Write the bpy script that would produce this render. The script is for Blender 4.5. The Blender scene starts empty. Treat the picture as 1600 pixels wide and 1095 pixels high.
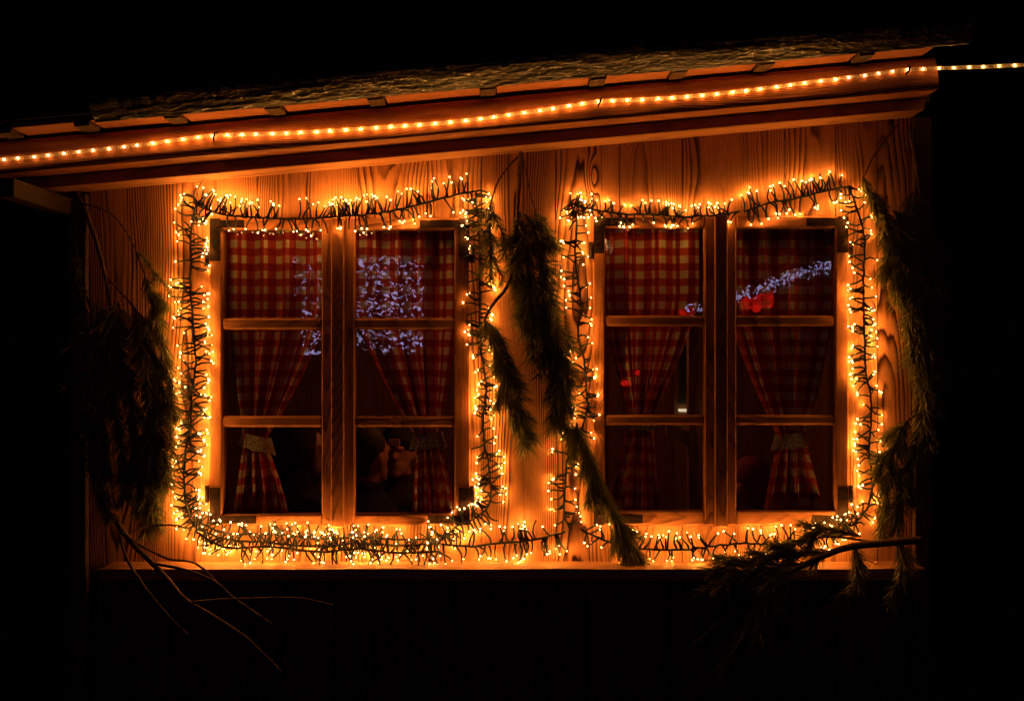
import bpy, bmesh, math, random
from math import sin, cos, pi, sqrt, radians
from mathutils import Vector, Matrix, noise as mnoise

random.seed(11)
C = bpy.context.scene.collection
S = bpy.context.scene

# ------------------------------------------------------------------ camera, world, exposure
CAMD, CAMZ = 4.5, 1.6
cam_d = bpy.data.cameras.new('camera'); cam = bpy.data.objects.new('camera', cam_d); C.objects.link(cam)
cam.location = (0, -CAMD, CAMZ); cam.rotation_euler = (radians(90), 0, 0)
cam_d.sensor_width = 36.0; cam_d.lens = 36.0 * CAMD / 4.0
cam_d.clip_start = 0.05; cam_d.clip_end = 600
S.camera = cam

W = bpy.data.worlds.new('World'); S.world = W; W.use_nodes = True
wn = W.node_tree.nodes; wl = W.node_tree.links
bg = wn['Background']
sky = wn.new('ShaderNodeTexSky'); sky.sky_type = 'NISHITA'; sky.sun_disc = False
sky.sun_elevation = radians(-8); sky.sun_rotation = radians(150)
wl.new(sky.outputs[0], bg.inputs[0]); bg.inputs[1].default_value = 0.004      # deep night

S.view_settings.view_transform = 'Standard'; S.view_settings.look = 'None'
S.view_settings.exposure = 0.0; S.view_settings.gamma = 1.0
S.cycles.use_denoising = True
S.cycles.use_adaptive_sampling = False
S.cycles.max_bounces = 7; S.cycles.diffuse_bounces = 3; S.cycles.glossy_bounces = 3
S.cycles.transparent_max_bounces = 24
S.cycles.caustics_reflective = False; S.cycles.caustics_refractive = False
S.cycles.sample_clamp_indirect = 3.0
S.cycles.filter_width = 1.35

LIGHT = (1.0, 0.365, 0.05)
FAIRY_W, ROPE_W = 0.148, 0.25          # watts of one small lamp
FAIRY_E, ROPE_E = 24.0, 28.0

# ------------------------------------------------------------------ helpers
PXM = 0.0025
def P(px, py, d=0.0):
    """photo coordinate -> world point at distance d in front of the wall plane"""
    k = (CAMD - d) / CAMD
    return Vector(((px - 800) * PXM * k, -d, CAMZ + (547.5 - py) * PXM * k))
def X(px): return (px - 800) * PXM
def Z(py): return CAMZ + (547.5 - py) * PXM
SL = 0.09                                     # the roof climbs along the wall
def slope(v): return Vector((v.x, v.y, v.z + SL * v.x))

class MB:
    def __init__(s): s.v = []; s.f = []; s.uv = []; s.sd = []; s.sm = []
    def face(s, pts, uvs, seed=0.0, smooth=False):
        b = len(s.v); s.v += [tuple(p) for p in pts]
        s.f.append(tuple(range(b, b + len(pts)))); s.uv.append(uvs); s.sd.append(seed); s.sm.append(smooth)
    def box(s, x0, x1, y0, y1, z0, z1, axis='z', seed=None, warp=None):
        if seed is None: seed = random.random()
        lo, hi = (x0, y0, z0), (x1, y1, z1)
        cs = [Vector((hi[0] if i & 1 else lo[0], hi[1] if i & 2 else lo[1], hi[2] if i & 4 else lo[2])) for i in range(8)]
        cen = [(a + b) / 2 for a, b in zip(lo, hi)]
        b = len(s.v)
        s.v += [tuple(warp(c) if warp else c) for c in cs]
        ax = 'xyz'.index(axis)
        for q, n in (((0, 4, 6, 2), 0), ((1, 3, 7, 5), 0), ((0, 1, 5, 4), 1), ((2, 6, 7, 3), 1), ((0, 2, 3, 1), 2), ((4, 5, 7, 6), 2)):
            others = [a for a in range(3) if a != n]
            va = ax if ax in others else others[1]
            ua = [a for a in others if a != va][0]
            off = 0.013 * (n + 1)
            s.f.append(tuple(b + i for i in q))
            s.uv.append([(cs[i][ua] - cen[ua] + off * 0.3, cs[i][va]) for i in q]); s.sd.append(seed); s.sm.append(False)
    def tube(s, pts, rad, n=6, seed=0.0, caps=True):
        pts = [Vector(p) for p in pts]
        if not hasattr(rad, '__len__'): rad = [rad] * len(pts)
        t0 = (pts[1] - pts[0]).normalized()
        up = Vector((0, 1, 0)) if abs(t0.y) < .9 else Vector((1, 0, 0))
        nrm = t0.cross(up).normalized()
        b = len(s.v); L = 0; Ls = []
        for i, p in enumerate(pts):
            t = (pts[min(i + 1, len(pts) - 1)] - pts[max(i - 1, 0)])
            t = t.normalized() if t.length > 1e-9 else t0
            nrm = (nrm - t * nrm.dot(t))
            nrm = nrm.normalized() if nrm.length > 1e-6 else t.orthogonal().normalized()
            bn = t.cross(nrm)
            if i: L += (p - pts[i - 1]).length
            Ls.append(L)
            for k in range(n):
                a = 2 * pi * k / n
                s.v.append(tuple(p + (nrm * cos(a) + bn * sin(a)) * rad[i]))
        for i in range(len(pts) - 1):
            for k in range(n):
                k2 = (k + 1) % n
                s.f.append((b + i * n + k, b + i * n + k2, b + (i + 1) * n + k2, b + (i + 1) * n + k))
                u0, u1 = k / n * 6.28 * rad[i], (k + 1) / n * 6.28 * rad[i]
                s.uv.append([(u0, Ls[i]), (u1, Ls[i]), (u1, Ls[i + 1]), (u0, Ls[i + 1])]); s.sd.append(seed); s.sm.append(True)
        if caps:
            s.f.append(tuple(b + k for k in reversed(range(n)))); s.uv.append([(0, 0)] * n); s.sd.append(seed); s.sm.append(False)
            e = b + (len(pts) - 1) * n
            s.f.append(tuple(e + k for k in range(n))); s.uv.append([(0, 0)] * n); s.sd.append(seed); s.sm.append(False)
    def grid(s, fn, nu, nv, uvfn, seed=0.0):
        b = len(s.v); us = []
        for j in range(nv + 1):
            for i in range(nu + 1):
                s.v.append(tuple(fn(i / nu, j / nv))); us.append(uvfn(i / nu, j / nv))
        for j in range(nv):
            for i in range(nu):
                q = [j * (nu + 1) + i, j * (nu + 1) + i + 1, (j + 1) * (nu + 1) + i + 1, (j + 1) * (nu + 1) + i]
                s.f.append(tuple(b + k for k in q)); s.uv.append([us[k] for k in q]); s.sd.append(seed); s.sm.append(True)
    def ball(s, c, rx, ry=None, rz=None, nu=12, nv=8, seed=0.0):
        ry = ry or rx; rz = rz or rx; c = Vector(c)
        b = len(s.v)
        s.v.append(tuple(c + Vector((0, 0, rz))))
        for j in range(1, nv):
            for i in range(nu):
                a, t = 2 * pi * i / nu, pi * j / nv
                s.v.append(tuple(c + Vector((rx * sin(t) * cos(a), ry * sin(t) * sin(a), rz * cos(t)))))
        s.v.append(tuple(c - Vector((0, 0, rz))))
        e = len(s.v) - 1
        def add(q): s.f.append(q); s.uv.append([(0, 0)] * len(q)); s.sd.append(seed); s.sm.append(True)
        for i in range(nu):
            i2 = (i + 1) % nu
            add((b, b + 1 + i, b + 1 + i2))
            add((e, b + 1 + (nv - 2) * nu + i2, b + 1 + (nv - 2) * nu + i))
            for j in range(nv - 2):
                add((b + 1 + j * nu + i, b + 1 + (j + 1) * nu + i, b + 1 + (j + 1) * nu + i2, b + 1 + j * nu + i2))
    def mesh(s, name):
        me = bpy.data.meshes.new(name); me.from_pydata(s.v, [], s.f)
        uvl = me.uv_layers.new(name='grain')
        uvl.data.foreach_set('uv', [c for fu in s.uv for p in fu for c in p])
        at = me.attributes.new('seed', 'FLOAT', 'FACE'); at.data.foreach_set('value', s.sd)
        me.polygons.foreach_set('use_smooth', s.sm)
        me.update(); return me
    def build(s, name, mat, parent=None, bevel=0, seg=1):
        me = s.mesh(name); o = bpy.data.objects.new(name, me); C.objects.link(o)
        if mat: me.materials.append(mat)
        if parent: o.parent = parent; o.matrix_parent_inverse = parent.matrix_basis.inverted()
        if bevel:
            m = o.modifiers.new('bevel', 'BEVEL'); m.width = bevel; m.segments = seg; m.limit_method = 'ANGLE'; m.angle_limit = radians(40)
        return o

def tag(o, label=None, cat=None, group=None, kind=None):
    if label: o['label'] = label
    if cat: o['category'] = cat
    if group: o['group'] = group
    if kind: o['kind'] = kind
    return o
def empty(name, loc=(0, 0, 0)):
    o = bpy.data.objects.new(name, None); C.objects.link(o); o.location = loc
    o.empty_display_size = 0.1; return o

def smooth_path(pts, n=6):
    pts = [Vector(p) for p in pts]
    if len(pts) < 3: return [pts[0].lerp(pts[-1], i / n) for i in range(n + 1)]
    out = []
    for i in range(len(pts) - 1):
        p0, p1, p2, p3 = pts[max(i - 1, 0)], pts[i], pts[i + 1], pts[min(i + 2, len(pts) - 1)]
        for k in range(n):
            t = k / n
            out.append(0.5 * ((2 * p1) + (p2 - p0) * t + (2 * p0 - 5 * p1 + 4 * p2 - p3) * t * t + (3 * p1 - p0 - 3 * p2 + p3) * t ** 3))
    out.append(pts[-1]); return out
def resample(pts, step):
    out = [pts[0].copy()]; acc = 0
    for a, b in zip(pts[:-1], pts[1:]):
        L = (b - a).length
        if L < 1e-9: continue
        t = step - acc
        while t <= L:
            out.append(a.lerp(b, t / L)); t += step
        acc = (acc + L) % step
    return out

# ------------------------------------------------------------------ materials
class NT:
    def __init__(s, name):
        s.m = bpy.data.materials.new(name); s.m.use_nodes = True
        s.n = s.m.node_tree.nodes; s.l = s.m.node_tree.links
        s.p = s.n['Principled BSDF']; s.out = s.n['Material Output']
    def node(s, t, **kw):
        n = s.n.new(t)
        for k, v in kw.items(): setattr(n, k, v)
        return n
    def put(s, sock, v):
        if hasattr(v, 'links'): s.l.new(v, sock)
        else: sock.default_value = v
    def math(s, op, a, b=None, c=None):
        n = s.node('ShaderNodeMath', operation=op)
        s.put(n.inputs[0], a)
        if b is not None: s.put(n.inputs[1], b)
        if c is not None: s.put(n.inputs[2], c)
        return n.outputs[0]
    def comb(s, x, y, z):
        n = s.node('ShaderNodeCombineXYZ'); s.put(n.inputs[0], x); s.put(n.inputs[1], y); s.put(n.inputs[2], z); return n.outputs[0]
    def noise(s, vec, scale=1, detail=2, rough=.5):
        n = s.node('ShaderNodeTexNoise'); s.put(n.inputs['Vector'], vec); n.inputs['Scale'].default_value = scale
        n.inputs['Detail'].default_value = detail; n.inputs['Roughness'].default_value = rough; return n.outputs[0]
    def maprange(s, v, a, b, c, d, smooth=True):
        n = s.node('ShaderNodeMapRange', interpolation_type='SMOOTHSTEP' if smooth else 'LINEAR')
        s.put(n.inputs[0], v)
        for i, q in enumerate((a, b, c, d)): n.inputs[i + 1].default_value = q
        return n.outputs[0]
    def mix(s, f, a, b, mode='MIX'):
        n = s.node('ShaderNodeMix', data_type='RGBA', blend_type=mode)
        s.put(n.inputs[0], f)
        s.put(n.inputs[6], a if hasattr(a, 'links') else (*a, 1)); s.put(n.inputs[7], b if hasattr(b, 'links') else (*b, 1))
        return n.outputs[2]
    def ramp(s, f, stops):
        n = s.node('ShaderNodeValToRGB'); s.put(n.inputs[0], f)
        e = n.color_ramp.elements
        while len(e) < len(stops): e.new(0.5)
        for q, (p, c) in zip(e, stops): q.position = p; q.color = (c, c, c, 1) if not hasattr(c, '__len__') else (*c, 1)
        return n.outputs[0]
    def bump(s, h, strength, dist):
        n = s.node('ShaderNodeBump'); n.inputs['Strength'].default_value = strength; n.inputs['Distance'].default_value = dist
        s.put(n.inputs['Height'], h); s.l.new(n.outputs[0], s.p.inputs['Normal']); return n.outputs[0]

def wood(name, light, dark, rings=95, contrast=1.0, rough=.62, stain=(.05, .02, .01), stain_amt=.3, knots=True, bump=.35, wide=.09):
    t = NT(name)
    uvn = t.node('ShaderNodeUVMap', uv_map='grain'); sp = t.node('ShaderNodeSeparateXYZ'); t.l.new(uvn.outputs[0], sp.inputs[0])
    u, v = sp.outputs[0], sp.outputs[1]
    sd = t.node('ShaderNodeAttribute', attribute_name='seed').outputs['Fac']
    s1 = t.math('MULTIPLY', sd, 37.0)
    wn_ = t.node('ShaderNodeTexWhiteNoise', noise_dimensions='1D'); t.l.new(sd, wn_.inputs['W'])
    rc = t.node('ShaderNodeSeparateColor'); t.l.new(wn_.outputs['Color'], rc.inputs[0])
    n1 = t.noise(t.comb(t.math('MULTIPLY', u, 5.0), t.math('MULTIPLY', v, 1.1), s1), 1, 2)
    n2 = t.noise(t.comb(s1, t.math('MULTIPLY', v, .75), 3.7), 1, 1)
    n3 = t.noise(t.comb(t.math('MULTIPLY', u, 22), t.math('MULTIPLY', v, 3.0), s1), 1, 2)
    cx = t.math('ADD', t.math('ADD', u, t.math('MULTIPLY', t.math('SUBTRACT', rc.outputs[0], .5), wide * 1.6)), t.math('MULTIPLY', t.math('SUBTRACT', n1, .5), .07))
    h = t.math('ADD', .012, t.math('MULTIPLY', n2, t.math('ADD', .08, t.math('MULTIPLY', rc.outputs[1], .2))))
    r = t.math('SQRT', t.math('ADD', t.math('MULTIPLY', cx, cx), t.math('MULTIPLY', h, h)))
    if knots:
        vo = t.node('ShaderNodeTexVoronoi', voronoi_dimensions='3D'); vo.inputs['Scale'].default_value = 1
        vo.inputs['Randomness'].default_value = 1
        t.put(vo.inputs['Vector'], t.comb(t.math('MULTIPLY', u, 4.6), t.math('MULTIPLY', v, 1.5), t.math('MULTIPLY', sd, 91)))
        kd = vo.outputs['Distance']
        r = t.math('ADD', r, t.maprange(kd, 0.0, .20, .028, 0))
        knot = t.maprange(kd, .045, .07, 1, 0)
    fr = t.math('FRACT', t.math('ADD', t.math('MULTIPLY', r, rings), t.math('MULTIPLY', n3, 1.7)))
    late = t.ramp(fr, [(0, 0.0), (.35, .12), (.72, .8), (.86, 1.0), (1.0, 0.0)])
    fib = t.noise(t.comb(t.math('MULTIPLY', u, 520), t.math('MULTIPLY', v, 9), s1), 1, 2, .6)
    patch = t.noise(t.comb(t.math('MULTIPLY', u, 9), t.math('MULTIPLY', v, 1.0), t.math('ADD', s1, 5)), 1, 2)
    amt = t.math('MULTIPLY', t.maprange(patch, .38, .58, .14, 1.0), contrast)
    amt = t.math('MULTIPLY', amt, t.math('ADD', .62, t.math('MULTIPLY', rc.outputs[2], .38)))
    col = t.mix(t.math('MULTIPLY', late, amt), light, dark)
    col = t.mix(t.maprange(fib, .35, .7, 0, .28), col, dark)
    st = t.noise(t.comb(t.math('MULTIPLY', u, 7), t.math('MULTIPLY', v, 3.2), t.math('ADD', s1, 11)), 1, 5, .65)
    col = t.mix(t.maprange(st, .52, .72, 0, stain_amt), col, stain)
    if knots: col = t.mix(t.math('MULTIPLY', knot, .85), col, tuple(c * .55 for c in dark))
    t.l.new(col, t.p.inputs['Base Color'])
    t.put(t.p.inputs['Roughness'], t.maprange(fib, .3, .7, rough - .1, rough + .12))
    t.p.inputs['Specular IOR Level'].default_value = .14
    hh = t.math('ADD', t.math('MULTIPLY', late, -.8), t.math('MULTIPLY', fib, .6))
    t.bump(hh, bump, .0015)
    return t.m

def plain(name, col, rough=.5, metal=0.0, spec=.5, var=.25, scale=25, bump=0):
    t = NT(name)
    tc = t.node('ShaderNodeTexCoord')
    n = t.noise(tc.outputs['Object'], scale, 4, .6)
    t.l.new(t.mix(t.maprange(n, .3, .7, 0, 1), tuple(c * (1 - var) for c in col), tuple(min(1, c * (1 + var)) for c in col)), t.p.inputs['Base Color'])
    t.put(t.p.inputs['Roughness'], t.maprange(n, .3, .7, max(.02, rough - .1), min(1, rough + .1)))
    t.p.inputs['Metallic'].default_value = metal; t.p.inputs['Specular IOR Level'].default_value = spec
    if bump: t.bump(n, bump, .002)
    return t.m

def glow(name, col, e):
    t = NT(name); t.n.remove(t.p)
    em = t.node('ShaderNodeEmission'); em.inputs[0].default_value = (*col, 1); em.inputs[1].default_value = e
    t.l.new(em.outputs[0], t.out.inputs[0]); t.m.cycles.emission_sampling = 'FRONT'
    return t.m

def bulb_mat(name, col, e):
    """glowing bulb; its lamp is a small sphere just round it"""
    t = NT(name); t.n.remove(t.p)
    em = t.node('ShaderNodeEmission'); em.inputs[0].default_value = (*col, 1); em.inputs[1].default_value = e
    t.l.new(em.outputs[0], t.out.inputs[0])
    t.m.cycles.emission_sampling = 'NONE'
    return t.m
def lamp_data(name, watts, r=.0046):
    l = bpy.data.lights.new(name, 'POINT'); l.energy = watts; l.color = LIGHT; l.shadow_soft_size = r; l.cycles.use_multiple_importance_sampling = False
    return l
def lamp_at(data, p, parent):
    o = bpy.data.objects.new('lamp', data); C.objects.link(o); o.parent = parent; o.location = p; return o

def glass_mat():
    t = NT('window_glass'); t.n.remove(t.p)
    lw = t.node('ShaderNodeLayerWeight'); lw.inputs[0].default_value = .5
    fac = t.math('ADD', .042, t.math('MULTIPLY', t.math('POWER', lw.outputs['Facing'], 5), .95))
    tr = t.node('ShaderNodeBsdfTransparent'); tr.inputs[0].default_value = (.93, .94, .92, 1)
    gl = t.node('ShaderNodeBsdfGlossy'); gl.inputs['Roughness'].default_value = .0; gl.inputs[0].default_value = (1, 1, 1, 1)
    tc = t.node('ShaderNodeTexCoord'); nz = t.noise(tc.outputs['Object'], 14, 2)
    bp = t.node('ShaderNodeBump'); bp.inputs['Strength'].default_value = .026; bp.inputs['Distance'].default_value = .004
    t.l.new(nz, bp.inputs['Height']); t.l.new(bp.outputs[0], gl.inputs['Normal'])
    mx = t.node('ShaderNodeMixShader'); t.l.new(fac, mx.inputs[0]); t.l.new(tr.outputs[0], mx.inputs[1]); t.l.new(gl.outputs[0], mx.inputs[2])
    t.l.new(mx.outputs[0], t.out.inputs[0]); return t.m

def gingham():
    t = NT('gingham_cloth')
    uvn = t.node('ShaderNodeUVMap', uv_map='grain'); sp = t.node('ShaderNodeSeparateXYZ'); t.l.new(uvn.outputs[0], sp.inputs[0])
    def stripe(c):
        f = t.math('FRACT', t.math('MULTIPLY', c, 1 / .062))
        return t.math('MULTIPLY', t.maprange(f, .0, .03, 0, 1), t.maprange(f, .5, .53, 1, 0))
    a, b = stripe(sp.outputs[0]), stripe(sp.outputs[1])
    s_ = t.math('MULTIPLY', t.math('ADD', a, b), .5)
    col = t.ramp(s_, [(0, (.90, .80, .66)), (.5, (.66, .11, .055)), (1, (.42, .030, .020))])
    wv = t.noise(t.comb(t.math('MULTIPLY', sp.outputs[0], 900), t.math('MULTIPLY', sp.outputs[1], 900), 0), 1, 1)
    col = t.mix(t.maprange(wv, .3, .7, 0, .25), col, (.12, .03, .02))
    t.l.new(col, t.p.inputs['Base Color']); t.p.inputs['Roughness'].default_value = .9
    t.p.inputs['Specular IOR Level'].default_value = .1
    tl = t.node('ShaderNodeBsdfTranslucent'); t.l.new(col, tl.inputs[0])
    mx = t.node('ShaderNodeMixShader'); mx.inputs[0].default_value = .25
    t.l.new(t.p.outputs[0], mx.inputs[1]); t.l.new(tl.outputs[0], mx.inputs[2]); t.l.new(mx.outputs[0], t.out.inputs[0])
    return t.m

def lit_red():
    t = NT('red_lit_cloth'); t.n.remove(t.p)
    em = t.node('ShaderNodeEmission'); em.inputs[0].default_value = (1.0, .012, .006, 1)
    tc = t.node('ShaderNodeTexCoord'); n = t.noise(tc.outputs['Object'], 7, 3, .6)
    t.put(em.inputs[1], t.maprange(n, .35, .68, .5, 4.5)); t.l.new(em.outputs[0], t.out.inputs[0]); return t.m

def lace_mat():
    t = NT('lace')
    tc = t.node('ShaderNodeUVMap', uv_map='grain')
    vo = t.node('ShaderNodeTexVoronoi', feature='DISTANCE_TO_EDGE'); vo.inputs['Scale'].default_value = 190; t.l.new(tc.outputs[0], vo.inputs['Vector'])
    th = t.maprange(vo.outputs['Distance'], .06, .16, 1, 0)
    t.l.new(t.mix(th, (.07, .06, .05), (.62, .58, .5)), t.p.inputs['Base Color']); t.p.inputs['Roughness'].default_value = .9
    t.bump(th, .6, .002); return t.m

def tarp_mat():
    t = NT('tarp_plastic')
    tc = t.node('ShaderNodeTexCoord')
    mp = t.node('ShaderNodeMapping'); mp.inputs['Scale'].default_value = (38, 60, 60); t.l.new(tc.outputs['Object'], mp.inputs[0])
    n = t.noise(mp.outputs[0], 1, 6, .7)
    vo = t.node('ShaderNodeTexVoronoi', feature='F1'); vo.inputs['Scale'].default_value = 1.4; t.l.new(mp.outputs[0], vo.inputs['Vector'])
    t.l.new(t.mix(n, (.007, .0045, .003), (.030, .018, .010)), t.p.inputs['Base Color'])
    t.p.inputs['Roughness'].default_value = .22; t.p.inputs['Specular IOR Level'].default_value = .6
    t.p.inputs['Coat Weight'].default_value = .25; t.p.inputs['Coat Roughness'].default_value = .08
    t.bump(t.math('ADD', n, t.math('MULTIPLY', vo.outputs['Distance'], .8)), .75, .012); return t.m

def tube_mat():
    t = NT('rope_tube_plastic'); t.p.inputs['Base Color'].default_value = (.80, .62, .42, 1); t.p.inputs['Roughness'].default_value = .25
    tr = t.node('ShaderNodeBsdfTransparent'); tr.inputs[0].default_value = (.97, .96, .93, 1)
    tl = t.node('ShaderNodeBsdfTranslucent'); tl.inputs[0].default_value = (.8, .78, .7, 1)
    m1 = t.node('ShaderNodeMixShader'); m1.inputs[0].default_value = .5; t.l.new(t.p.outputs[0], m1.inputs[1]); t.l.new(tl.outputs[0], m1.inputs[2])
    m2 = t.node('ShaderNodeMixShader'); m2.inputs[0].default_value = .30; t.l.new(tr.outputs[0], m2.inputs[1]); t.l.new(m1.outputs[0], m2.inputs[2])
    t.l.new(m2.outputs[0], t.out.inputs[0]); return t.m

def needle_mat(name, a, b):
    t = NT(name)
    sd = t.node('ShaderNodeAttribute', attribute_name='seed').outputs['Fac']
    col = t.mix(sd, a, b)
    t.l.new(col, t.p.inputs['Base Color']); t.p.inputs['Roughness'].default_value = .42; t.p.inputs['Specular IOR Level'].default_value = .5
    tl = t.node('ShaderNodeBsdfTranslucent'); t.l.new(col, tl.inputs[0]); mx = t.node('ShaderNodeMixShader'); mx.inputs[0].default_value = .3
    t.l.new(t.p.outputs[0], mx.inputs[1]); t.l.new(tl.outputs[0], mx.inputs[2]); t.l.new(mx.outputs[0], t.out.inputs[0])
    return t.m

M = dict(
    wall=wood('brushed_plank', (.50, .215, .09), (.030, .007, .004), rings=125, contrast=1.2, stain_amt=.3, wide=.09),
    frame=wood('weathered_frame_wood', (.40, .155, .06), (.10, .030, .012), rings=150, contrast=1.1, stain=(.045, .018, .009), stain_amt=.6, wide=.03),
    log=wood('log_wood', (.33, .118, .048), (.10, .028, .011), rings=120, contrast=1.1, stain_amt=.5, knots=False, bump=.6),
    pale=wood('sawn_pale_wood', (.44, .175, .078), (.24, .08, .035), rings=130, contrast=.7, stain_amt=.25),
    beam=wood('beam_wood', (.40, .18, .08), (.12, .04, .018), rings=120, contrast=.8, stain_amt=.35),
    dark=wood('dark_old_wood', (.09, .05, .025), (.03, .015, .008), rings=110, contrast=.9, stain_amt=.5),
    dimmed=wood('dimmed_wood', (.030, .016, .009), (.012, .006, .004), rings=110, contrast=.9, stain_amt=.5),  # bracket beam wood, the dim light there put into its colour
    inner=wood('interior_wood', (.30, .14, .065), (.10, .038, .018), rings=100, contrast=.8, stain_amt=.3),
    iron=plain('dark_iron', (.020, .010, .006), .85, .0, .12, .6, 60, .4),
    glass=glass_mat(), cloth=gingham(), lace=lace_mat(), tarp=tarp_mat(), tube=tube_mat(),
    wire=plain('dark_green_wire', (.012, .014, .010), .45, 0, .4, .3),
    needle=needle_mat('pine_needles', (.060, .070, .018), (.22, .20, .06)),
    bark=plain('pine_bark', (.10, .058, .032), .85, 0, .2, .6, 90, .8),
    roof=plain('roof_felt', (.02, .02, .022), .8, 0, .3, .4, 40, .4),
    bulb=bulb_mat('warm_fairy_light', (1.0, .50, .17), FAIRY_E * .5), ropebulb=bulb_mat('warm_rope_light', (1.0, .55, .22), ROPE_E * .5),
    cold=glow('cold_white_light', (.60, .52, 1.0), 4.6), red=lit_red(),
    ground=plain('trodden_ground', (.05, .045, .04), .9, 0, .2, .5, 3, .6),
)

# ------------------------------------------------------------------ ground
g = MB(); g.face([(-150, -150, 0), (150, -150, 0), (150, 150, 0), (-150, 150, 0)], [(0, 0)] * 4)
tag(g.build('ground', M['ground']), kind='structure')

# ------------------------------------------------------------------ the cabin
WX0, WX1 = X(110), X(1446)
cabin = empty('wooden_cabin', (0, 0, 0))
tag(cabin, 'log-eaved wooden cabin of grained vertical planks with two casement windows', 'cabin')
OPEN = [(X(333), X(731), Z(816), Z(345)), (X(930), X(1322), Z(816), Z(342))]
LEDGE_Z = 0.776
edges = [X(p) for p in (140, 228, 300, 402, 478, 560, 668, 752, 868, 968, 1066, 1168, 1226, 1305, 1371, 1424)]
def plank_wall(mb, edges, y0, th, zb, ztop, holes, gap=.0034):
    for a, b in zip(edges[:-1], edges[1:]):
        seed = random.random(); cx = (a + b) / 2
        yj = y0 + random.uniform(-.0012, .0012)
        cuts = sorted({a, b} | {h for o in holes for h in o[:2] if a < h < b})
        for c0, c1 in zip(cuts[:-1], cuts[1:]):
            l = c0 + (gap / 2 if c0 == a else 0); r = c1 - (gap / 2 if c1 == b else 0)
            m = (c0 + c1) / 2
            spans = [(zb, None)]
            for o in holes:
                if o[0] < m < o[1]: spans = [(zb, o[2]), (o[3], None)]
            for z0, z1 in spans:
                zl = z1 if z1 is not None else ztop(l); zr = z1 if z1 is not None else ztop(r)
                pts = [(l, yj, z0), (r, yj, z0), (r, yj, zr), (l, yj, zl)]
                uv = [(p[0] - cx, p[2]) for p in pts]
                mb.face(pts, uv, seed)
                bk = [(p[0], yj + th, p[2]) for p in pts]
                mb.face([bk[1], bk[0], bk[3], bk[2]], [uv[1], uv[0], uv[3], uv[2]], seed)
                for i in range(4):
                    j = (i + 1) % 4
                    if i == 1 and c1 != b or i == 3 and c0 != a: continue
                    mb.face([pts[j], pts[i], bk[i], bk[j]], [(uv[j][0], uv[j][1]), uv[i], (uv[i][0] + .01, uv[i][1]), (uv[j][0] + .01, uv[j][1])], seed)
w = MB(); plank_wall(w, edges, 0, .024, LEDGE_Z - .02, lambda x: 2.40 + SL * x, OPEN)
w.build('plank_wall', M['wall'], cabin)
lw_ = MB(); plank_wall(lw_, [X(p) for p in (140, 260, 385, 521, 640, 770, 917, 1050, 1190, 1310, 1424)], .03, .02, .02, lambda x: LEDGE_Z - .045, [], .006)
lw_.box(X(141), X(1423), .052, .06, .05, LEDGE_Z - .05)  # unseen backing added so no lamp light leaks between the boards
lw_.build('lower_wall', M['dark'], cabin)
cp = MB()
for a, b in ((110, 139), (1425, 1452)): cp.box(X(a), X(b), -.03, .10, .0, 2.42 + SL * X((a + b) / 2))
cp_l = MB(); cp_l.box(X(110), X(139), -.03, .10, .0, 2.36 + SL * X(124)); cp_l.build('corner_post', M['dark'], cabin, .004)  # both posts: darker wood stands in for the light falloff at the ends
cp_r = MB(); cp_r.box(X(1425), X(1452), -.03, .10, .0, 2.36 + SL * X(1438)); cp_r.build('corner_post', M['dark'], cabin, .004)
# back and side walls, interior lining, floor and ceiling
bw = MB(); plank_wall(bw, [WX0 + i * (WX1 - WX0) / 22 for i in range(23)], 2.8, .03, 0, lambda x: 2.40 + SL * x, [])
bw.build('back_wall', M['inner'], cabin)
for x in (WX0 + .004, WX1 - .034):
    sw = MB()
    for i in range(16): sw.box(x, x + .03, .10 + i * .168, .10 + (i + 1) * .168 - .003, 0, 2.40 + SL * x)
    sw.build('side_wall', M['inner'], cabin)
fl = MB()
for i in range(18): fl.box(WX0 + .05, WX1 - .05, .06 + i * .15, .06 + (i + 1) * .15 - .003, .0, .05, 'x')
fl.build('inner_floor', M['inner'], cabin)

# ledge, eave beam, half log, soffit, rafters
ld = MB()
def ledge_warp(v):
    return Vector((v.x, v.y + .006 * mnoise.noise(Vector((v.x * 2.5, 0, 3))), v.z + .003 * mnoise.noise(Vector((v.x * 3, 5, 0)))))
N = 40
xs = [X(178) + (X(1424) - X(178)) * i / N for i in range(N + 1)]
for i in range(N): ld.box(xs[i], xs[i + 1], -.155, .026, LEDGE_Z - .042, LEDGE_Z, 'x', .37, ledge_warp)
ld.build('window_ledge', M['beam'], cabin)
bx0, bx1 = X(-40), X(1424)
bm_ = MB(); bm_.box(bx0, bx1, -.152, .05, 2.369, 2.4135, 'x', .2, slope); bm_.build('eave_beam', M['beam'], cabin, .003)
lg = MB()
LOGP = [(.280, 2.415), (.2855, 2.422), (.2865, 2.430), (.286, 2.439), (.2845, 2.448), (.2825, 2.458), (.280, 2.468), (.277, 2.478), (.274, 2.488), (.2705, 2.498), (.2665, 2.508), (.262, 2.518), (.256, 2.529), (.246, 2.539), (.10, 2.547)]
PROF = LOGP
def log_d(h):
    if h <= LOGP[0][1]: return LOGP[0][0]
    for (d0, h0), (d1, h1) in zip(LOGP[:-1], LOGP[1:]):
        if h <= h1: return d0 + (d1 - d0) * (h - h0) / (h1 - h0)
    return LOGP[-2][0]
lx0, lx1 = X(-70), X(1424)
nx = 150
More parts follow.
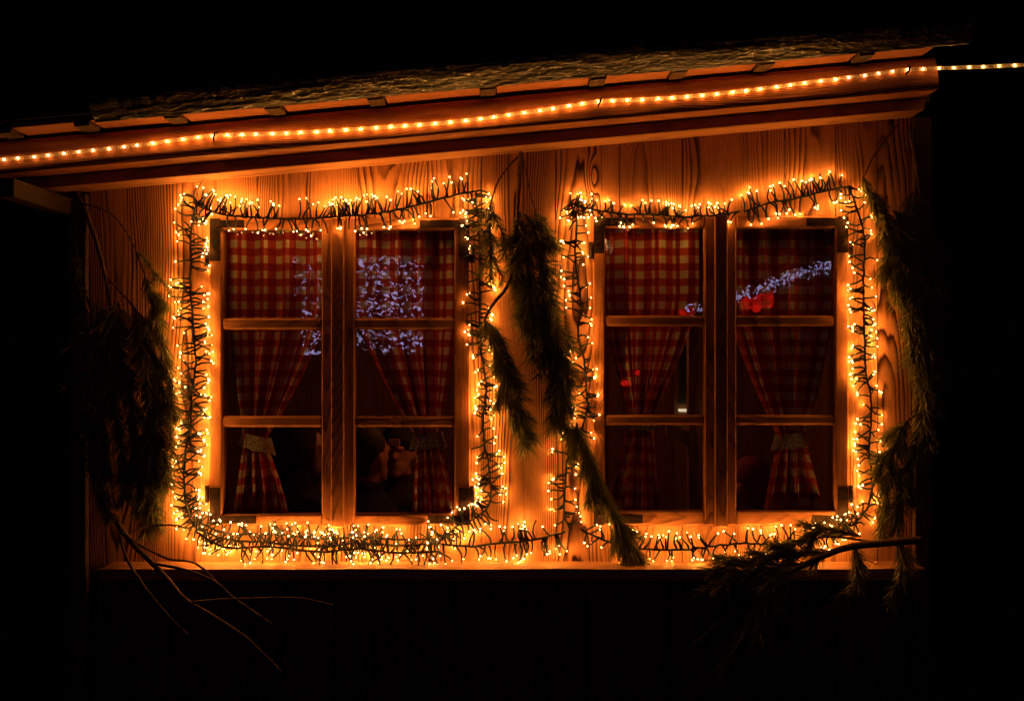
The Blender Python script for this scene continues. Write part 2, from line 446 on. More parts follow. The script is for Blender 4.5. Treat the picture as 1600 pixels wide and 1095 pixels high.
def lfn(i, j):
    x = lx0 + (lx1 - lx0) * i; k = j * 16
    if k >= 15: d, h = .10, 2.415
    else: d, h = PROF[min(14, int(round(k)))]
    if k < 15:
        n_ = mnoise.noise(Vector((x * 2.2, k * .25, 1))) * .005 + mnoise.noise(Vector((x * 9, k * .6, 7))) * .0022 + mnoise.noise(Vector((x * 24, k * .9, 17))) * .0012
        d += n_ * (1 if k > 0 else 0); h += n_ * .6 * (1 if k > 0 else 0)
    if k == 16: d, h = PROF[0]; 
    return slope(Vector((x, -d, h)))
lg.grid(lfn, nx, 16, lambda i, j: (j * .33, (lx0 + (lx1 - lx0) * i)), .61)
for xx, rev in ((lx0, True), (lx1, False)):
    pts = [slope(Vector((xx, -d, h))) for d, h in PROF + [(.10, 2.415)]]
    if rev: pts.reverse()
    lg.face(pts, [(p[1], p[2]) for p in pts], .61)
lg.build('eave_log', M['log'], cabin)

RX0, RX1 = X(-90), X(1408)
raf_px = [-40, 112, 208, 278, 432, 585, 763, 930, 1068, 1196, 1345, 1440]
raf_px = [20, 140, 278, 432, 590, 763, 933, 1058, 1192, 1345]
kk = (CAMD - .3) / CAMD
rx = [X(p) * kk for p in raf_px]
for x in rx:
    r_ = MB(); r_.box(x - .028, x + .028, -.378, -.268, 2.5405, 2.556, 'y', None, slope); r_.build('rafter', M['dark'], cabin, .002)
for a, b in zip([RX0] + rx, rx + [RX1]):
    sb = MB(); lo, hi = a + (.03 if a != RX0 else 0), b - (.03 if b != RX1 else 0)
    if hi - lo < .03: continue
    dz = random.uniform(-.003, .003)
    sb.box(lo, hi, -.384, -.02, 2.553 + dz, 2.571 + dz, 'x', None, slope); sb.build('soffit_board', M['pale'], cabin, .002)
rf = MB()
rf.box(RX0, RX1, -.405, 3.0, 2.578, 2.594, 'y', .5, slope); rf.build('roof_deck', M['roof'], cabin)
br = MB(); br.box(X(92), X(117), -.55, -.002, 2.125, 2.19, 'y'); br.build('bracket_beam', M['dimmed'], cabin, .004)
# gable trim that fills between eave beam and soffit behind the log
gt = MB(); gt.box(WX0, WX1, -.05, .03, 2.416, 2.556, 'x', .9, slope); gt.build('top_plate', M['dark'], cabin)

# ---------- windows
def window(px):
    """px: dict of traced edges"""
    L, R, T, B = px['L'], px['R'], px['T'], px['B']
    f = MB()                                             # fixed frame behind the casements
    x0, x1, z0, z1 = X(L) + .012, X(R) - .012, Z(B) + .008, Z(T) - .008
    f.box(x0, x0 + .03, .022, .09, z0, z1); f.box(x1 - .03, x1, .022, .09, z0, z1)
    f.box(x0 + .03, x1 - .03, .022, .09, z1 - .03, z1, 'x'); f.box(x0 + .03, x1 - .03, .022, .09, z0, z0 + .03, 'x')
    win = f.build('window', M['frame'], cabin)
    def sub(mb, name, mat, bevel=0, seg=1): return mb.build(name, mat, win, bevel, seg)
    for side, (cl, pl, pr, cr) in enumerate(px['case']):
        c = MB(); y0, y1 = -.012, .030
        c.box(X(cl), X(pl), y0, y1, Z(B), Z(T)); c.box(X(pr), X(cr), y0, y1, Z(B), Z(T))
        c.box(X(pl), X(pr), y0 - .0006, y1, Z(px['rows'][0][0]), Z(T), 'x'); c.box(X(pl), X(pr), y0 - .0006, y1, Z(B), Z(px['rows'][2][1]), 'x')
        sub(c, 'casement', M['frame'], .0055, 1)
        for k in (0, 1):
            m = MB(); m.box(X(pl) - .002, X(pr) + .002, y0 + .004, y1 - .004, Z(px['rows'][k + 1][0]), Z(px['rows'][k][1]), 'x')
            sub(m, 'glazing_bar', M['frame'], .009, 1)
        gp = MB()
        for a, b in px['rows']:
            gp.box(X(pl) - .004, X(pr) + .004, .018, .021, Z(b) - .004, Z(a) + .004)
        sub(gp, 'pane', M['glass'])
        s_ = -1 if side == 0 else 1
        for top in (1, 0):                                # flat iron corner hinges
            h = MB()
            xo = X(cl) + .003 if side == 0 else X(cr) - .003
            xi = xo - s_ * .042
            zc = Z(T) - .003 if top else Z(B) + .003
            zs = -1 if top else 1
            lv, lh = (.155 + random.uniform(-.02, .02)) , .11 + random.uniform(-.02, .05)
            a, b = sorted((xo, xi)); zz = sorted((zc, zc + zs * lv))
            h.box(a, b, -.0155, -.0128, zz[0], zz[1])
            a, b = sorted((xi, xo - s_ * (.042 + lh))); zz = sorted((zc + zs * .006, zc + zs * .036))
            h.box(a, b, -.0155, -.0128, zz[0], zz[1], 'x')
            zp = zc + zs * lv * (.9 if top else .85)
            h.tube([(xo + s_ * .011, -.012, zp - .035), (xo + s_ * .011, -.012, zp + .03)], .0085, 8)
            for q in (.25, .7): h.ball((xo - s_ * .02, -.016, zc + zs * lv * q), .006, .003, .006, 8, 4)
            sub(h, 'hinge', M['iron'])
    cs = MB(); cs.box(X(px['strip'][0]), X(px['strip'][1]), -.03, -.0125, Z(B + 2), Z(T), 'z'); sub(cs, 'cover_strip', M['frame'], .004, 1)
    return win
ROWS1 = [(360, 497), (515, 650), (667, 803)]
ROWS2 = [(357, 493), (510, 648), (664, 797)]
window(dict(L=330, R=735, T=341, B=820, rows=ROWS1, case=[(328, 348, 503, 520.5), (537.5, 555, 710, 735)], strip=(519, 539)))
window(dict(L=925, R=1328, T=338, B=820, rows=ROWS2, case=[(926, 945, 1100, 1116.5), (1133.5, 1150, 1304, 1325)], strip=(1115, 1135)))

# interior posts and brace seen through the panes
ip = MB(); ip.box(X(1084), X(1101), .12, .19, .05, 2.40 + SL * X(1092)); ip.build('inner_post', M['inner'], cabin, .004)
ip = MB(); ip.box(X(936), X(956), .14, .20, .05, 2.40 + SL * X(946)); ip.build('inner_post', M['inner'], cabin, .004)
ip = MB(); ip.box(.66, .76, .9, .97, .05, 2.45); ip.build('inner_post', M['inner'], cabin, .004)
def brace_w(v): return Vector((v.x, v.y, v.z - .45 * (v.x - X(1060))))
ib = MB(); ib.box(X(1050), X(1084), .13, .18, Z(690), Z(668), 'x', None, brace_w); ib.build('inner_brace', M['inner'], cabin, .003)

# ------------------------------------------------------------------ tarp along the roof edge
tp = MB()
tx0, tx1 = X(205), X(1452)
TPR = [(.388, 2.546), (.396, 2.546), (.410, 2.553), (.425, 2.560), (.440, 2.569), (.456, 2.578), (.472, 2.587), (.486, 2.597), (.496, 2.607), (.496, 2.616), (.45, 2.620), (.2, 2.622)]
def tfn(i, j):
    x = tx0 + (tx1 - tx0) * i; q = j * (len(TPR) - 1); a = int(min(q, len(TPR) - 2)); f = q - a
    d = TPR[a][0] * (1 - f) + TPR[a + 1][0] * f; h = TPR[a][1] * (1 - f) + TPR[a + 1][1] * f
    tp_ = min(1, max(.12, (x - tx0) / 1.1)) * min(1, max(.25, (tx1 - x) / .7)); tp_ = .35 + .65 * tp_
    if a < 9: d = TPR[0][0] + (d - TPR[0][0]) * tp_ * .8; h = TPR[0][1] + (h - TPR[0][1]) * (.6 * tp_ + .25)
    n1 = mnoise.noise(Vector((x * 3.1, j * 2, 0))) * .007 + mnoise.noise(Vector((x * 11, j * 5, 4))) * .006 + abs(mnoise.noise(Vector((x * 26, j * 9, 9)))) * .007
    n2 = mnoise.noise(Vector((x * 2.0, 3, 5))) * .008 + mnoise.noise(Vector((x * 17, j * 8, 15))) * .004
    e = min(1, j * 6)
    return slope(Vector((x, -d - n1 * e, h + n2 * (.3 + .7 * e) * (1 if j < .7 else .3))))
tp.grid(tfn, 560, 33, lambda i, j: (i * 4, j * .3))
tag(tp.build('tarp', M['tarp']), 'crumpled shiny plastic tarp wrapped over the roof edge', 'tarp')

# ------------------------------------------------------------------ rope light on the log
ROPE = [(-40, 254), (0, 250), (60, 244.5), (100, 240), (165, 233), (233, 225), (285, 218), (333, 212.5), (420, 209.5), (500, 206), (600, 199), (660, 195), (715, 190),
        (765, 184), (850, 172), (935, 159), (1000, 156), (1060, 152.5), (1130, 146), (1190, 139), (1250, 131), (1310, 123.5), (1360, 117), (1417, 109.5), (1470, 107), (1530, 105), (1600, 102), (1650, 100)]
def on_log(px, py):
    d = .3
    for _ in range(6):
        p = P(px, py, d); h = p.z - SL * p.x
        d = log_d(h) + .0115 if px < 1430 else .297
    return P(px, py, d)
rope = empty('rope_light', P(800, 180, .3))
tag(rope, 'clear tube rope light of warm bulbs clipped along the eave log', 'rope light')
rp = smooth_path([on_log(a, b) for a, b in ROPE], 8)
rt = MB(); rt.tube(rp, .0072, 8); rt.build('tube', M['tube'], rope)
def bulb_mesh(r, name, mat, n=1):
    bmm = bmesh.new(); bmesh.ops.create_icosphere(bmm, subdivisions=n, radius=r)
    for f in bmm.faces: f.smooth = True
    me = bpy.data.meshes.new(name); bmm.to_mesh(me); bmm.free(); me.materials.append(mat); return me
rb = bulb_mesh(.0048, 'rope_bulb', M['ropebulb'])
bpos = resample(rp, .0545)[1:-1]
rope_lamp, rope_dim = lamp_data('rope_lamp', ROPE_W, .0062), lamp_data('rope_lamp_weak', ROPE_W * .28, .0062)
for p in bpos:
    o = bpy.data.objects.new('bulb', rb); C.objects.link(o); o.parent = rope; o.location = p - rope.location + Vector((random.uniform(-.004, .004), 0, random.uniform(-.001, .001)))
    o.scale = (1.2, .9, .9)
    px_ = 800 + p.x / PXM * CAMD / (CAMD - .3)
    lamp_at(rope_dim if px_ < 215 or px_ > 1310 else rope_lamp, o.location, rope)
for px in (333, 935, 1417):
    py = dict(ROPE)[px]; c = on_log(px, py); k = MB()
    pts = [c + Vector((.002 * i, -.0095 * cos(a), .011 * sin(a) * 1.1)) for i, a in enumerate([-1.9, -1.3, -.6, 0, .6, 1.3, 1.9])]
    k.tube([pts[0] + Vector((0, .014, -.006))] + pts + [pts[-1] + Vector((0, .016, .006))], .0035, 6); k.build('clip', M['iron'], rope)

# ------------------------------------------------------------------ cluster light garlands
fb = bulb_mesh(.0036, 'fairy_bulb', M['bulb'])
fairy_lamps = [lamp_data('fairy_lamp', FAIRY_W * f) for f in (.6, 1.0, 1.0, 1.3)]
def garland(segs, label, dcable=.020):
    root = empty('light_garland', P(*segs[0][0][0], .03))
    tag(root, label, 'string lights', 'string lights framing the cabin windows')
    cab = MB(); tips = []
    for pts, dens, up, dn, jit, nstr, *deep in segs:
        for sidx in range(nstr):
            off = (sidx - (nstr - 1) / 2) * .024
            dc = deep[sidx] if deep else dcable
            base = smooth_path([P(a + random.uniform(-2, 2), b + random.uniform(-2, 2) + off * 400, dc + random.uniform(-.006, .01)) for a, b in pts], 8)
            sp = resample(base, .008)
            ph = random.uniform(0, 9)
            for i, p in enumerate(sp):
                p += Vector((mnoise.noise(Vector((i * .3, ph, 0))) * .004, mnoise.noise(Vector((i * .3, ph, 7))) * .004, mnoise.noise(Vector((i * .3, ph, 3))) * .004))
            cab.tube(sp, .0046, 5)
            if len(sp) < 4: continue
            Ltot = .008 * (len(sp) - 1); n = int(Ltot / .0025 / 100 * dens)
            clump = [random.random() for _ in range(max(2, n // 12))]
            for k in range(n):
                f = ((k + random.uniform(.1, .9)) / n if random.random() < .74 else min(.999, max(0, random.choice(clump) + random.gauss(0, .026)))) * (len(sp) - 2); i = int(f)
                p = sp[i].lerp(sp[i + 1], f - i); t = (sp[min(i + 2, len(sp) - 1)] - sp[max(i - 2, 0)]).normalized()
                nr = Vector((-t.z, 0, t.x))                       # one side of the cable, in the wall plane
                if nr.z < -.3 or (abs(nr.z) <= .3 and nr.x > 0): nr = -nr    # "up" side: above, or towards the post
                side = 1 if random.random() < up / (up + dn) else -1
                ln = (up if side > 0 else dn) * PXM * random.uniform(.62, 1.12)
                lean = random.gauss(0, jit)
                dr = (nr * side + t * lean + Vector((0, random.uniform(-.14, .5), 0))).normalized()
                bend = (t * random.uniform(-.5, .5) + Vector((0, random.uniform(-.2, .2), random.uniform(-.2, .2)))) * ln * .35
                tip = p + dr * ln
                tip.y = min(-.0085, max(-.042 - (dc - .02) * 1.3, tip.y))
                mid1 = p + (tip - p) * .38 + bend; mid2 = p + (tip - p) * .75 + bend * .7
                mid1.y = min(mid1.y, -.010); mid2.y = min(mid2.y, -.010)
                cab.tube([p, mid1, mid2, tip], [.0041, .0037, .0034, .0034], 5)
                if random.random() < .93: tips.append(tip + (tip - mid2).normalized() * .003)
    cab.build('cable', M['wire'], root)
    random.shuffle(tips)
    single = sorted(tips[:], key=lambda q: q.y)[:100]
    rest = [q for q in tips if not any(q is s for s in single)]
    for q in single:
        o = bpy.data.objects.new('bulb', fb); C.objects.link(o); o.parent = root; o.location = q - root.location
        o.rotation_euler = (random.random() * 3, random.random() * 3, 0); o.scale = (random.uniform(.75, 1.2),) * 3
    for q in tips: lamp_at(random.choice(fairy_lamps), q - root.location, root)
    bmm = bmesh.new()
    for q in rest: bmesh.ops.create_icosphere(bmm, subdivisions=1, radius=.0036 * random.uniform(.75, 1.2), matrix=Matrix.Translation(q - root.location) @ Matrix.Rotation(random.random() * 3, 4, 'X'))
    for f in bmm.faces: f.smooth = True
    me = bpy.data.meshes.new('bulb_rest'); bmm.to_mesh(me); bmm.free(); me.materials.append(M['bulb'])
    o = bpy.data.objects.new('bulb', me); C.objects.link(o); o.parent = root; o['kind'] = 'stuff'
    return len(tips)
# (traced spine, twigs per 100 px, length above/towards post, length below/away, lean, strands)
n1 = garland([
    ([(304, 318), (345, 335), (400, 338), (470, 343), (530, 340), (600, 331), (660, 318), (705, 306), (742, 300)], 30, 29, 24, .30, 1, .048),
    ([(312, 314), (302, 345), (299, 400), (301, 480), (303, 560), (300, 610)], 32, 29, 25, .34, 1, .03),
    ([(300, 600), (297, 650), (292, 700), (288, 750), (296, 805), (315, 828)], 26, 25, 28, .55, 2, .02, .045),
    ([(305, 822), (350, 843), (420, 846), (500, 852), (560, 849), (620, 853), (690, 850)], 21, 25, 26, .6, 3, .020, .045, .065),
    ([(690, 850), (740, 852), (770, 848), (830, 843), (885, 832)], 26, 27, 29, .25, 1, .04),
    ([(742, 300), (748, 370), (748, 440), (748, 500), (752, 545)], 31, 24, 22, .34, 1),
    ([(752, 540), (760, 600), (753, 650), (756, 690)], 27, 15, 17, .6, 1),
    ([(756, 690), (764, 740), (763, 785), (745, 808), (715, 822), (690, 845)], 36, 24, 24, .4, 1),
], 'dense warm string lights round the window mirroring a bluish light net')
n2 = garland([
    ([(893, 318), (902, 345), (900, 390), (903, 430), (908, 480), (905, 520), (915, 570), (918, 630)], 20, 24, 17, .4, 1, .035),
    ([(918, 630), (905, 680), (890, 710), (884, 760), (882, 805), (893, 828)], 26, 24, 22, .35, 1),
    ([(893, 318), (930, 328), (975, 333), (1020, 334), (1060, 337), (1110, 337), (1160, 332)], 27, 20, 18, .6, 1),
    ([(1160, 332), (1200, 319), (1250, 308), (1300, 298), (1328, 292)], 30, 30, 24, .24, 1),
    ([(1328, 292), (1340, 330), (1349, 370), (1350, 420), (1350, 470), (1352, 540), (1355, 590)], 25, 23, 18, .42, 1, .035),
    ([(1355, 590), (1360, 640), (1358, 700), (1362, 760), (1352, 800), (1330, 820)], 25, 22, 19, .55, 1),
    ([(905, 826), (935, 838), (965, 852), (1010, 856), (1060, 860), (1110, 855), (1160, 850), (1220, 850), (1290, 838), (1345, 815)], 25, 25, 19, .5, 1, .05),
], 'warm string lights round the window with red glow in its glass')
print('BULBS', n1, n2, len(bpos))

# ------------------------------------------------------------------ gingham curtains
def curtain(xl, xr, gx, gz, bl, br, zb, label, ztop=2.13, y=.088, lace_tilt=0.0, lace=True):
    root = empty('curtain', ((xl + xr) / 2, y, ztop)); tag(root, label, 'curtain', 'red checked curtains behind the cabin windows')
    full = (xr - xl) * 1.42; gw = .042
    H = ztop - zb; tg = (ztop - gz) / H
    def edge(t):
        if t < tg:
            f = t / tg; e = max(0, (f - .38) / .62) ** 1.35
            return xl + (gx - gw - xl) * e, xr + (gx + gw - xr) * e
        f = min(1, (t - tg) / (1 - tg)); e = f ** .75
        return gx - gw + (bl - gx + gw) * e, gx + gw + (br - gx - gw) * e
    ph = random.uniform(0, 6)
    def fn(s, t):
        a, b = edge(t); wdt = b - a
        x = a + wdt * s
        sq = max(.35, min(1, wdt / (xr - xl)))
        amp = .019 + .017 * (1 - sq) + .010 * min(1, t * 2)
        fold = sin(s * 2 * pi * 3.4 + ph + 1.1 * sin(s * 7 + ph)) + .35 * sin(s * 2 * pi * 8.3 + 2 * ph + t * 2)
        yy = y + amp * fold * 1.15 + .006 * mnoise.noise(Vector((s * 5, t * 6, ph)))
        x += wdt * .018 * cos(s * 2 * pi * 4.5 + ph)
        zz = ztop - H * t + .01 * (1 - sq) * sin(s * 3.1)
        return Vector((x, yy, zz))
    c = MB(); c.grid(fn, 110, 80, lambda s, t: (s * full, t * H * 1.02))
    c.build('cloth', M['cloth'], root)
    tb = MB(); hh = .062
    def band(i, j):
        a = 2 * pi * i; w_ = gw + .016 + (.018 * j)
        zz = gz + hh * (.5 - j) + .004 * sin(a * 9) * (1 if j > .95 else 0) + lace_tilt * cos(a) * w_
        return Vector((gx + w_ * cos(a), y + .052 * sin(a), zz))
    tb.grid(band, 72, 8, lambda i, j: (i * .3, j * hh)); tb.build('tieback', M['lace'], root)
curtain(X(344), X(508), X(393), Z(693), X(352), X(455), Z(835), 'red checked curtain tied back beside the string lights near the corner post', lace_tilt=-.25)
curtain(X(550), X(714), X(666), Z(690), X(640), X(716), Z(835), 'red checked curtain behind bluish sparkle, tied on the hanging pine side', lace_tilt=.1)
curtain(X(940), X(1104), X(1003), Z(660), X(948), X(1042), Z(835), 'red checked curtain beside the pine sprig, tied high with wide opening')
curtain(X(1146), X(1308), X(1243), Z(690), X(1196), X(1296), Z(835), 'red checked curtain with broad scalloped lace tie beneath the red glow', lace_tilt=.12)

# ------------------------------------------------------------------ pine branches
def needles(mb, path, dens, ln, spread, cover=(0, 1)):
    path = resample(smooth_path(path, 8), .006)
    n = int(len(path) * .006 * dens * .62)
    for _ in range(n):
        f = (cover[0] + (cover[1] - cover[0]) * random.random()) * (len(path) - 1.001); i = int(f)
        p = path[i].lerp(path[i + 1], f - i); t = (path[min(i + 3, len(path) - 1)] - path[max(i - 1, 0)]).normalized()
        a = random.uniform(0, 2 * pi); o1 = t.orthogonal().normalized(); o2 = t.cross(o1)
        rad = o1 * cos(a) + o2 * sin(a)
        sp = spread * random.uniform(.55, 1.35)
        d = (t * cos(sp) + rad * sin(sp)).normalized()
        L = ln * random.uniform(.6, 1.35)
        wv = d.cross(Vector((random.gauss(0, 1), random.gauss(0, 1), random.gauss(0, 1)))).normalized() * .0016
        droop = Vector((0, 0, -.10 * L)) + rad * .08 * L
        q0, q1, q2 = p, p + d * L * .55, p + d * L + droop
        for q in (q1, q2):
            if q.y > -.004: q.y = -.004
        b = len(mb.v); sd = random.random()
        mb.v += [tuple(q0 - wv), tuple(q0 + wv), tuple(q1 + wv), tuple(q1 - wv), tuple(q2)]
        mb.f += [(b, b + 1, b + 2, b + 3), (b + 3, b + 2, b + 4)]
        mb.uv += [[(0, 0)] * 4, [(0, 0)] * 3]; mb.sd += [sd, sd]; mb.sm += [False, False]
def pine(label, stems, tufts, cones=(), name='pine_branch', group='pine branches hung on the cabin front'):
    if name == 'pine_branch' and stems[0][0][0][2] < .15:      # the boughs lie close to the boards
        q_ = lambda pts: [(a, b, max(.018, d * .6)) for a, b, d in pts]
        stems = [(q_(a), b, c) for a, b, c in stems]; tufts = [(q_(a), b, c, d) for a, b, c, d in tufts]
    root = empty(name, P(*stems[0][0][0])); tag(root, label, 'branch', group)
    st = MB()
    for pts, r0, r1 in stems:
        pp = smooth_path([P(*q) for q in pts], 6); n = len(pp)
        pp = [p + Vector((mnoise.noise(p * 30) * .003, mnoise.noise(p * 31 + Vector((5, 0, 0))) * .003, 0)) for p in pp]
        st.tube(pp, [r0 + (r1 - r0) * i / (n - 1) for i in range(n)], 7)
    fo = MB()
    for pts, dens, ln, spr in tufts:
        pp = [P(*q) for q in pts]
        sm = smooth_path(pp, 6)
        st.tube(sm, [.0032 - .0016 * i / (len(sm) - 1) for i in range(len(sm))], 5)
        needles(fo, pp, dens, ln, spr)
        for k in range(int(sum((b - a).length for a, b in zip(pp[:-1], pp[1:])) / .075)):      # side twigs
            f = random.random() * .85; i = int(f * (len(sm) - 1)); p = sm[i]; t = (sm[i + 1] - p).normalized()
            sd = Vector((-t.z, 0, t.x)) * random.choice((-1, 1))
            L = random.uniform(.05, .10)
            q = [p, p + (t * .8 + sd * .45 + Vector((0, random.uniform(-.3, .2), 0))) * L * .5, p + (t * .95 + sd * .5 + Vector((0, random.uniform(-.3, .15), -.1))) * L]
            for z in q: z.y = min(z.y, -.008)
            st.tube(q, [.002, .0016, .0012], 4); needles(fo, q, dens * .8, ln * .9, spr)
    st.build('stem', M['bark'], root)
    if fo.v: fo.build('foliage', M['needle'], root)
    for c in cones:
        cn = MB(); ctr = P(*c)
        for k in range(70):
            v = k / 70; a = k * 2.4; r = .026 * sin(pi * min(1, .12 + v * .86)); p = ctr + Vector((r * cos(a), r * sin(a), .045 - .085 * v))
            o = Vector((cos(a), sin(a), -.5)).normalized(); sdv = Vector((-sin(a), cos(a), 0)) * .008
            cn.face([p - sdv, p + sdv, p + o * .014 + sdv * .5, p + o * .014 - sdv * .5], [(0, 0)] * 4, random.random())
            cn.face([p - sdv + Vector((0, 0, -.003)), p + o * .014 - sdv * .5, p + o * .014 + sdv * .5, p + sdv + Vector((0, 0, -.003))], [(0, 0)] * 4, random.random())
        cn.ball(ctr, .02, .02, .042); cn.build('cone', M['bark'], root)
    return root

D1 = 2700
pine('thin drooping pine twig curving off the knot high between both windows',
     [([(815, 240, .02), (797, 258, .04), (778, 283, .05), (768, 312, .06)], .004, .003)],
     [([(768, 310, .06), (764, 345, .07), (768, 390, .075), (766, 440, .07)], 1700, .042, .75),
      ([(768, 330, .06), (785, 365, .06), (790, 385, .06)], 1300, .04, .7),
      ([(762, 325, .06), (752, 342, .06), (745, 365, .06)], 1000, .035, .75)])
pine('longest dense pine bough hanging thickly between both windows',
     [([(814, 238, .02), (811, 290, .05), (808, 345, .07), (806, 400, .085), (812, 440, .09)], .0085, .005),
      ([(817, 243, .03), (826, 290, .05), (836, 330, .06)], .003, .002)],
     [([(836, 330, .06), (850, 355, .07), (862, 390, .07)], 1900, .05, .65),
      ([(812, 330, .06), (808, 370, .07), (800, 410, .07), (806, 450, .07)], 2200, .055, .65),
      ([(820, 335, .06), (838, 370, .07), (850, 410, .08), (862, 455, .09)], 2400, .06, .6),
      ([(815, 345, .08), (822, 400, .09), (830, 450, .1), (835, 500, .1), (833, 560, .1)], 2300, .070, .78),
      ([(840, 400, .1), (856, 450, .11), (868, 500, .12), (878, 560, .12), (884, 610, .12), (885, 645, .11)], 2300, .070, .78),
      ([(812, 430, .08), (812, 480, .08), (820, 520, .08)], 2400, .055, .6),
      ([(845, 440, .1), (850, 490, .1), (858, 540, .1), (872, 600, .1), (880, 660, .1), (900, 705, .08)], 2300, .068, .72),
      ([(850, 530, .1), (862, 580, .1), (875, 630, .1), (872, 670, .09)], 2100, .062, .7)])
pine('short-stalked pine bough with one thick bent stick, tip pointing down',
     [([(807, 405, .075), (792, 448, .07), (768, 478, .065), (757, 500, .07)], .0075, .006)],
     [([(757, 498, .07), (768, 530, .08), (784, 570, .09), (800, 620, .09), (814, 665, .08), (822, 698, .07)], 3000, .070, .72),
      ([(765, 505, .07), (785, 540, .08), (800, 580, .08)], 2600, .055, .55),
      ([(780, 570, .09), (790, 620, .09), (806, 670, .08)], 2600, .05, .45)])
pine('olive pine sprig trailing down beside the window to the ledge',
     [([(900, 660, .1), (908, 690, .1)], .004, .0035)],
     [([(900, 665, .1), (916, 705, .1), (932, 745, .1), (952, 790, .1), (976, 838, .1), (1002, 876, .1)], 3000, .070, .46),
      ([(912, 700, .1), (918, 745, .1), (930, 785, .09)], 2800, .05, .45)])
pine('dark pine bough hanging in shade by the corner post',
     [([(112, 285, .03), (138, 340, .05), (160, 410, .07), (174, 490, .08), (178, 560, .1)], .011, .006),
      ([(122, 300, .04), (118, 360, .05), (122, 420, .06)], .003, .002),
      ([(130, 318, .05), (175, 335, .07), (205, 375, .08), (226, 430, .08)], .004, .003),
      ([(165, 430, .07), (200, 470, .08), (225, 500, .09)], .005, .004)],
     [([(226, 430, .08), (245, 490, .09), (258, 550, .1), (266, 610, .1), (264, 665, .1)], D1, .055, .6),
      ([(225, 500, .1), (238, 560, .1), (250, 620, .11), (252, 690, .11), (250, 760, .1)], D1, .06, .55),
      ([(176, 500, .1), (192, 560, .12), (205, 640, .13), (215, 720, .13), (222, 800, .12)], D1, .06, .55),
      ([(150, 470, .1), (150, 560, .13), (158, 650, .14), (166, 740, .14)], 2400, .06, .6),
      ([(120, 400, .06), (116, 430, .07), (122, 465, .07)], 1400, .04, .7),
      ([(185, 470, .1), (172, 540, .12), (178, 620, .13), (190, 700, .13), (196, 780, .12)], 2600, .07, .7),
      ([(210, 480, .1), (222, 550, .12), (232, 630, .13), (236, 710, .13), (236, 790, .11), (230, 830, .1)], 2800, .07, .7),
      ([(240, 560, .1), (240, 640, .12), (246, 720, .12), (240, 800, .1)], 2600, .065, .65),
      ([(135, 480, .09), (130, 560, .12), (136, 650, .13), (150, 740, .13), (170, 810, .12)], 2400, .07, .7),
      ([(215, 395, .08), (235, 415, .08), (243, 440, .08)], 1200, .04, .7)],
     cones=[(256, 684, .13)])
pine('thick dark pine bough hanging past the window farthest from the post',
     [([(1402, 195, .03), (1368, 240, .05), (1350, 275, .06)], .004, .003), ([(1420, 200, .03), (1432, 260, .06), (1440, 330, .1)], .009, .007)],
     [([(1348, 275, .07), (1358, 305, .08), (1372, 340, .09)], 3000, .05, .65),
      ([(1365, 300, .08), (1385, 350, .1), (1395, 410, .11), (1402, 470, .11)], D1, .06, .6),
      ([(1380, 345, .1), (1405, 400, .12), (1415, 460, .13), (1420, 520, .12), (1432, 585, .11)], D1, .06, .55),
      ([(1420, 340, .11), (1440, 410, .13), (1452, 480, .13), (1462, 560, .12), (1465, 640, .12)], D1, .06, .55),
      ([(1395, 330, .1), (1430, 350, .12), (1460, 380, .12)], 2200, .06, .6),
      ([(1410, 330, .1), (1425, 390, .12), (1436, 450, .12), (1445, 520, .12), (1448, 600, .12)], 2600, .07, .7),
      ([(1425, 300, .08), (1440, 350, .1), (1455, 420, .12), (1470, 500, .12)], 2400, .07, .7),
      ([(1440, 520, .12), (1438, 580, .12), (1444, 640, .12), (1450, 690, .12)], 2400, .07, .7)])
pine('dark pine bough spreading beside the lower corner of the lights',
     [([(1448, 640, .1), (1420, 655, .12), (1405, 680, .12)], .006, .004)],
     [([(1420, 655, .12), (1402, 690, .12), (1390, 740, .12), (1382, 790, .11), (1378, 840, .1)], 3000, .06, .6),
      ([(1440, 650, .12), (1430, 710, .13), (1412, 770, .13), (1400, 830, .13)], 3000, .06, .6),
      ([(1400, 690, .11), (1380, 720, .1), (1370, 750, .1)], 2000, .05, .6)])
pine('heavy dark pine limb lying across the end of the ledge',
     [([(1440, 843, .2), (1380, 848, .2), (1320, 856, .2), (1265, 878, .2), (1210, 905, .19), (1150, 950, .18), (1080, 1010, .18)], .016, .006),
      ([(1370, 848, .19), (1300, 838, .17), (1250, 848, .16)], .005, .003)],
     [([(1345, 838, .17), (1290, 828, .15), (1255, 842, .15), (1215, 868, .15)], 2400, .06, .6),
      ([(1300, 862, .19), (1250, 866, .17), (1195, 872, .16), (1140, 884, .16), (1112, 890, .16)], 2600, .06, .55),
      ([(1260, 880, .2), (1200, 890, .18), (1150, 900, .18), (1100, 925, .18)], 2400, .06, .6),
      ([(1230, 895, .2), (1190, 940, .2), (1160, 990, .2), (1130, 1040, .2)], 2000, .06, .6),
      ([(1330, 852, .2), (1345, 880, .2), (1335, 920, .2), (1310, 960, .2)], 2400, .06, .6),
      ([(1400, 845, .2), (1410, 880, .22), (1405, 930, .22)], 2400, .06, .6)])
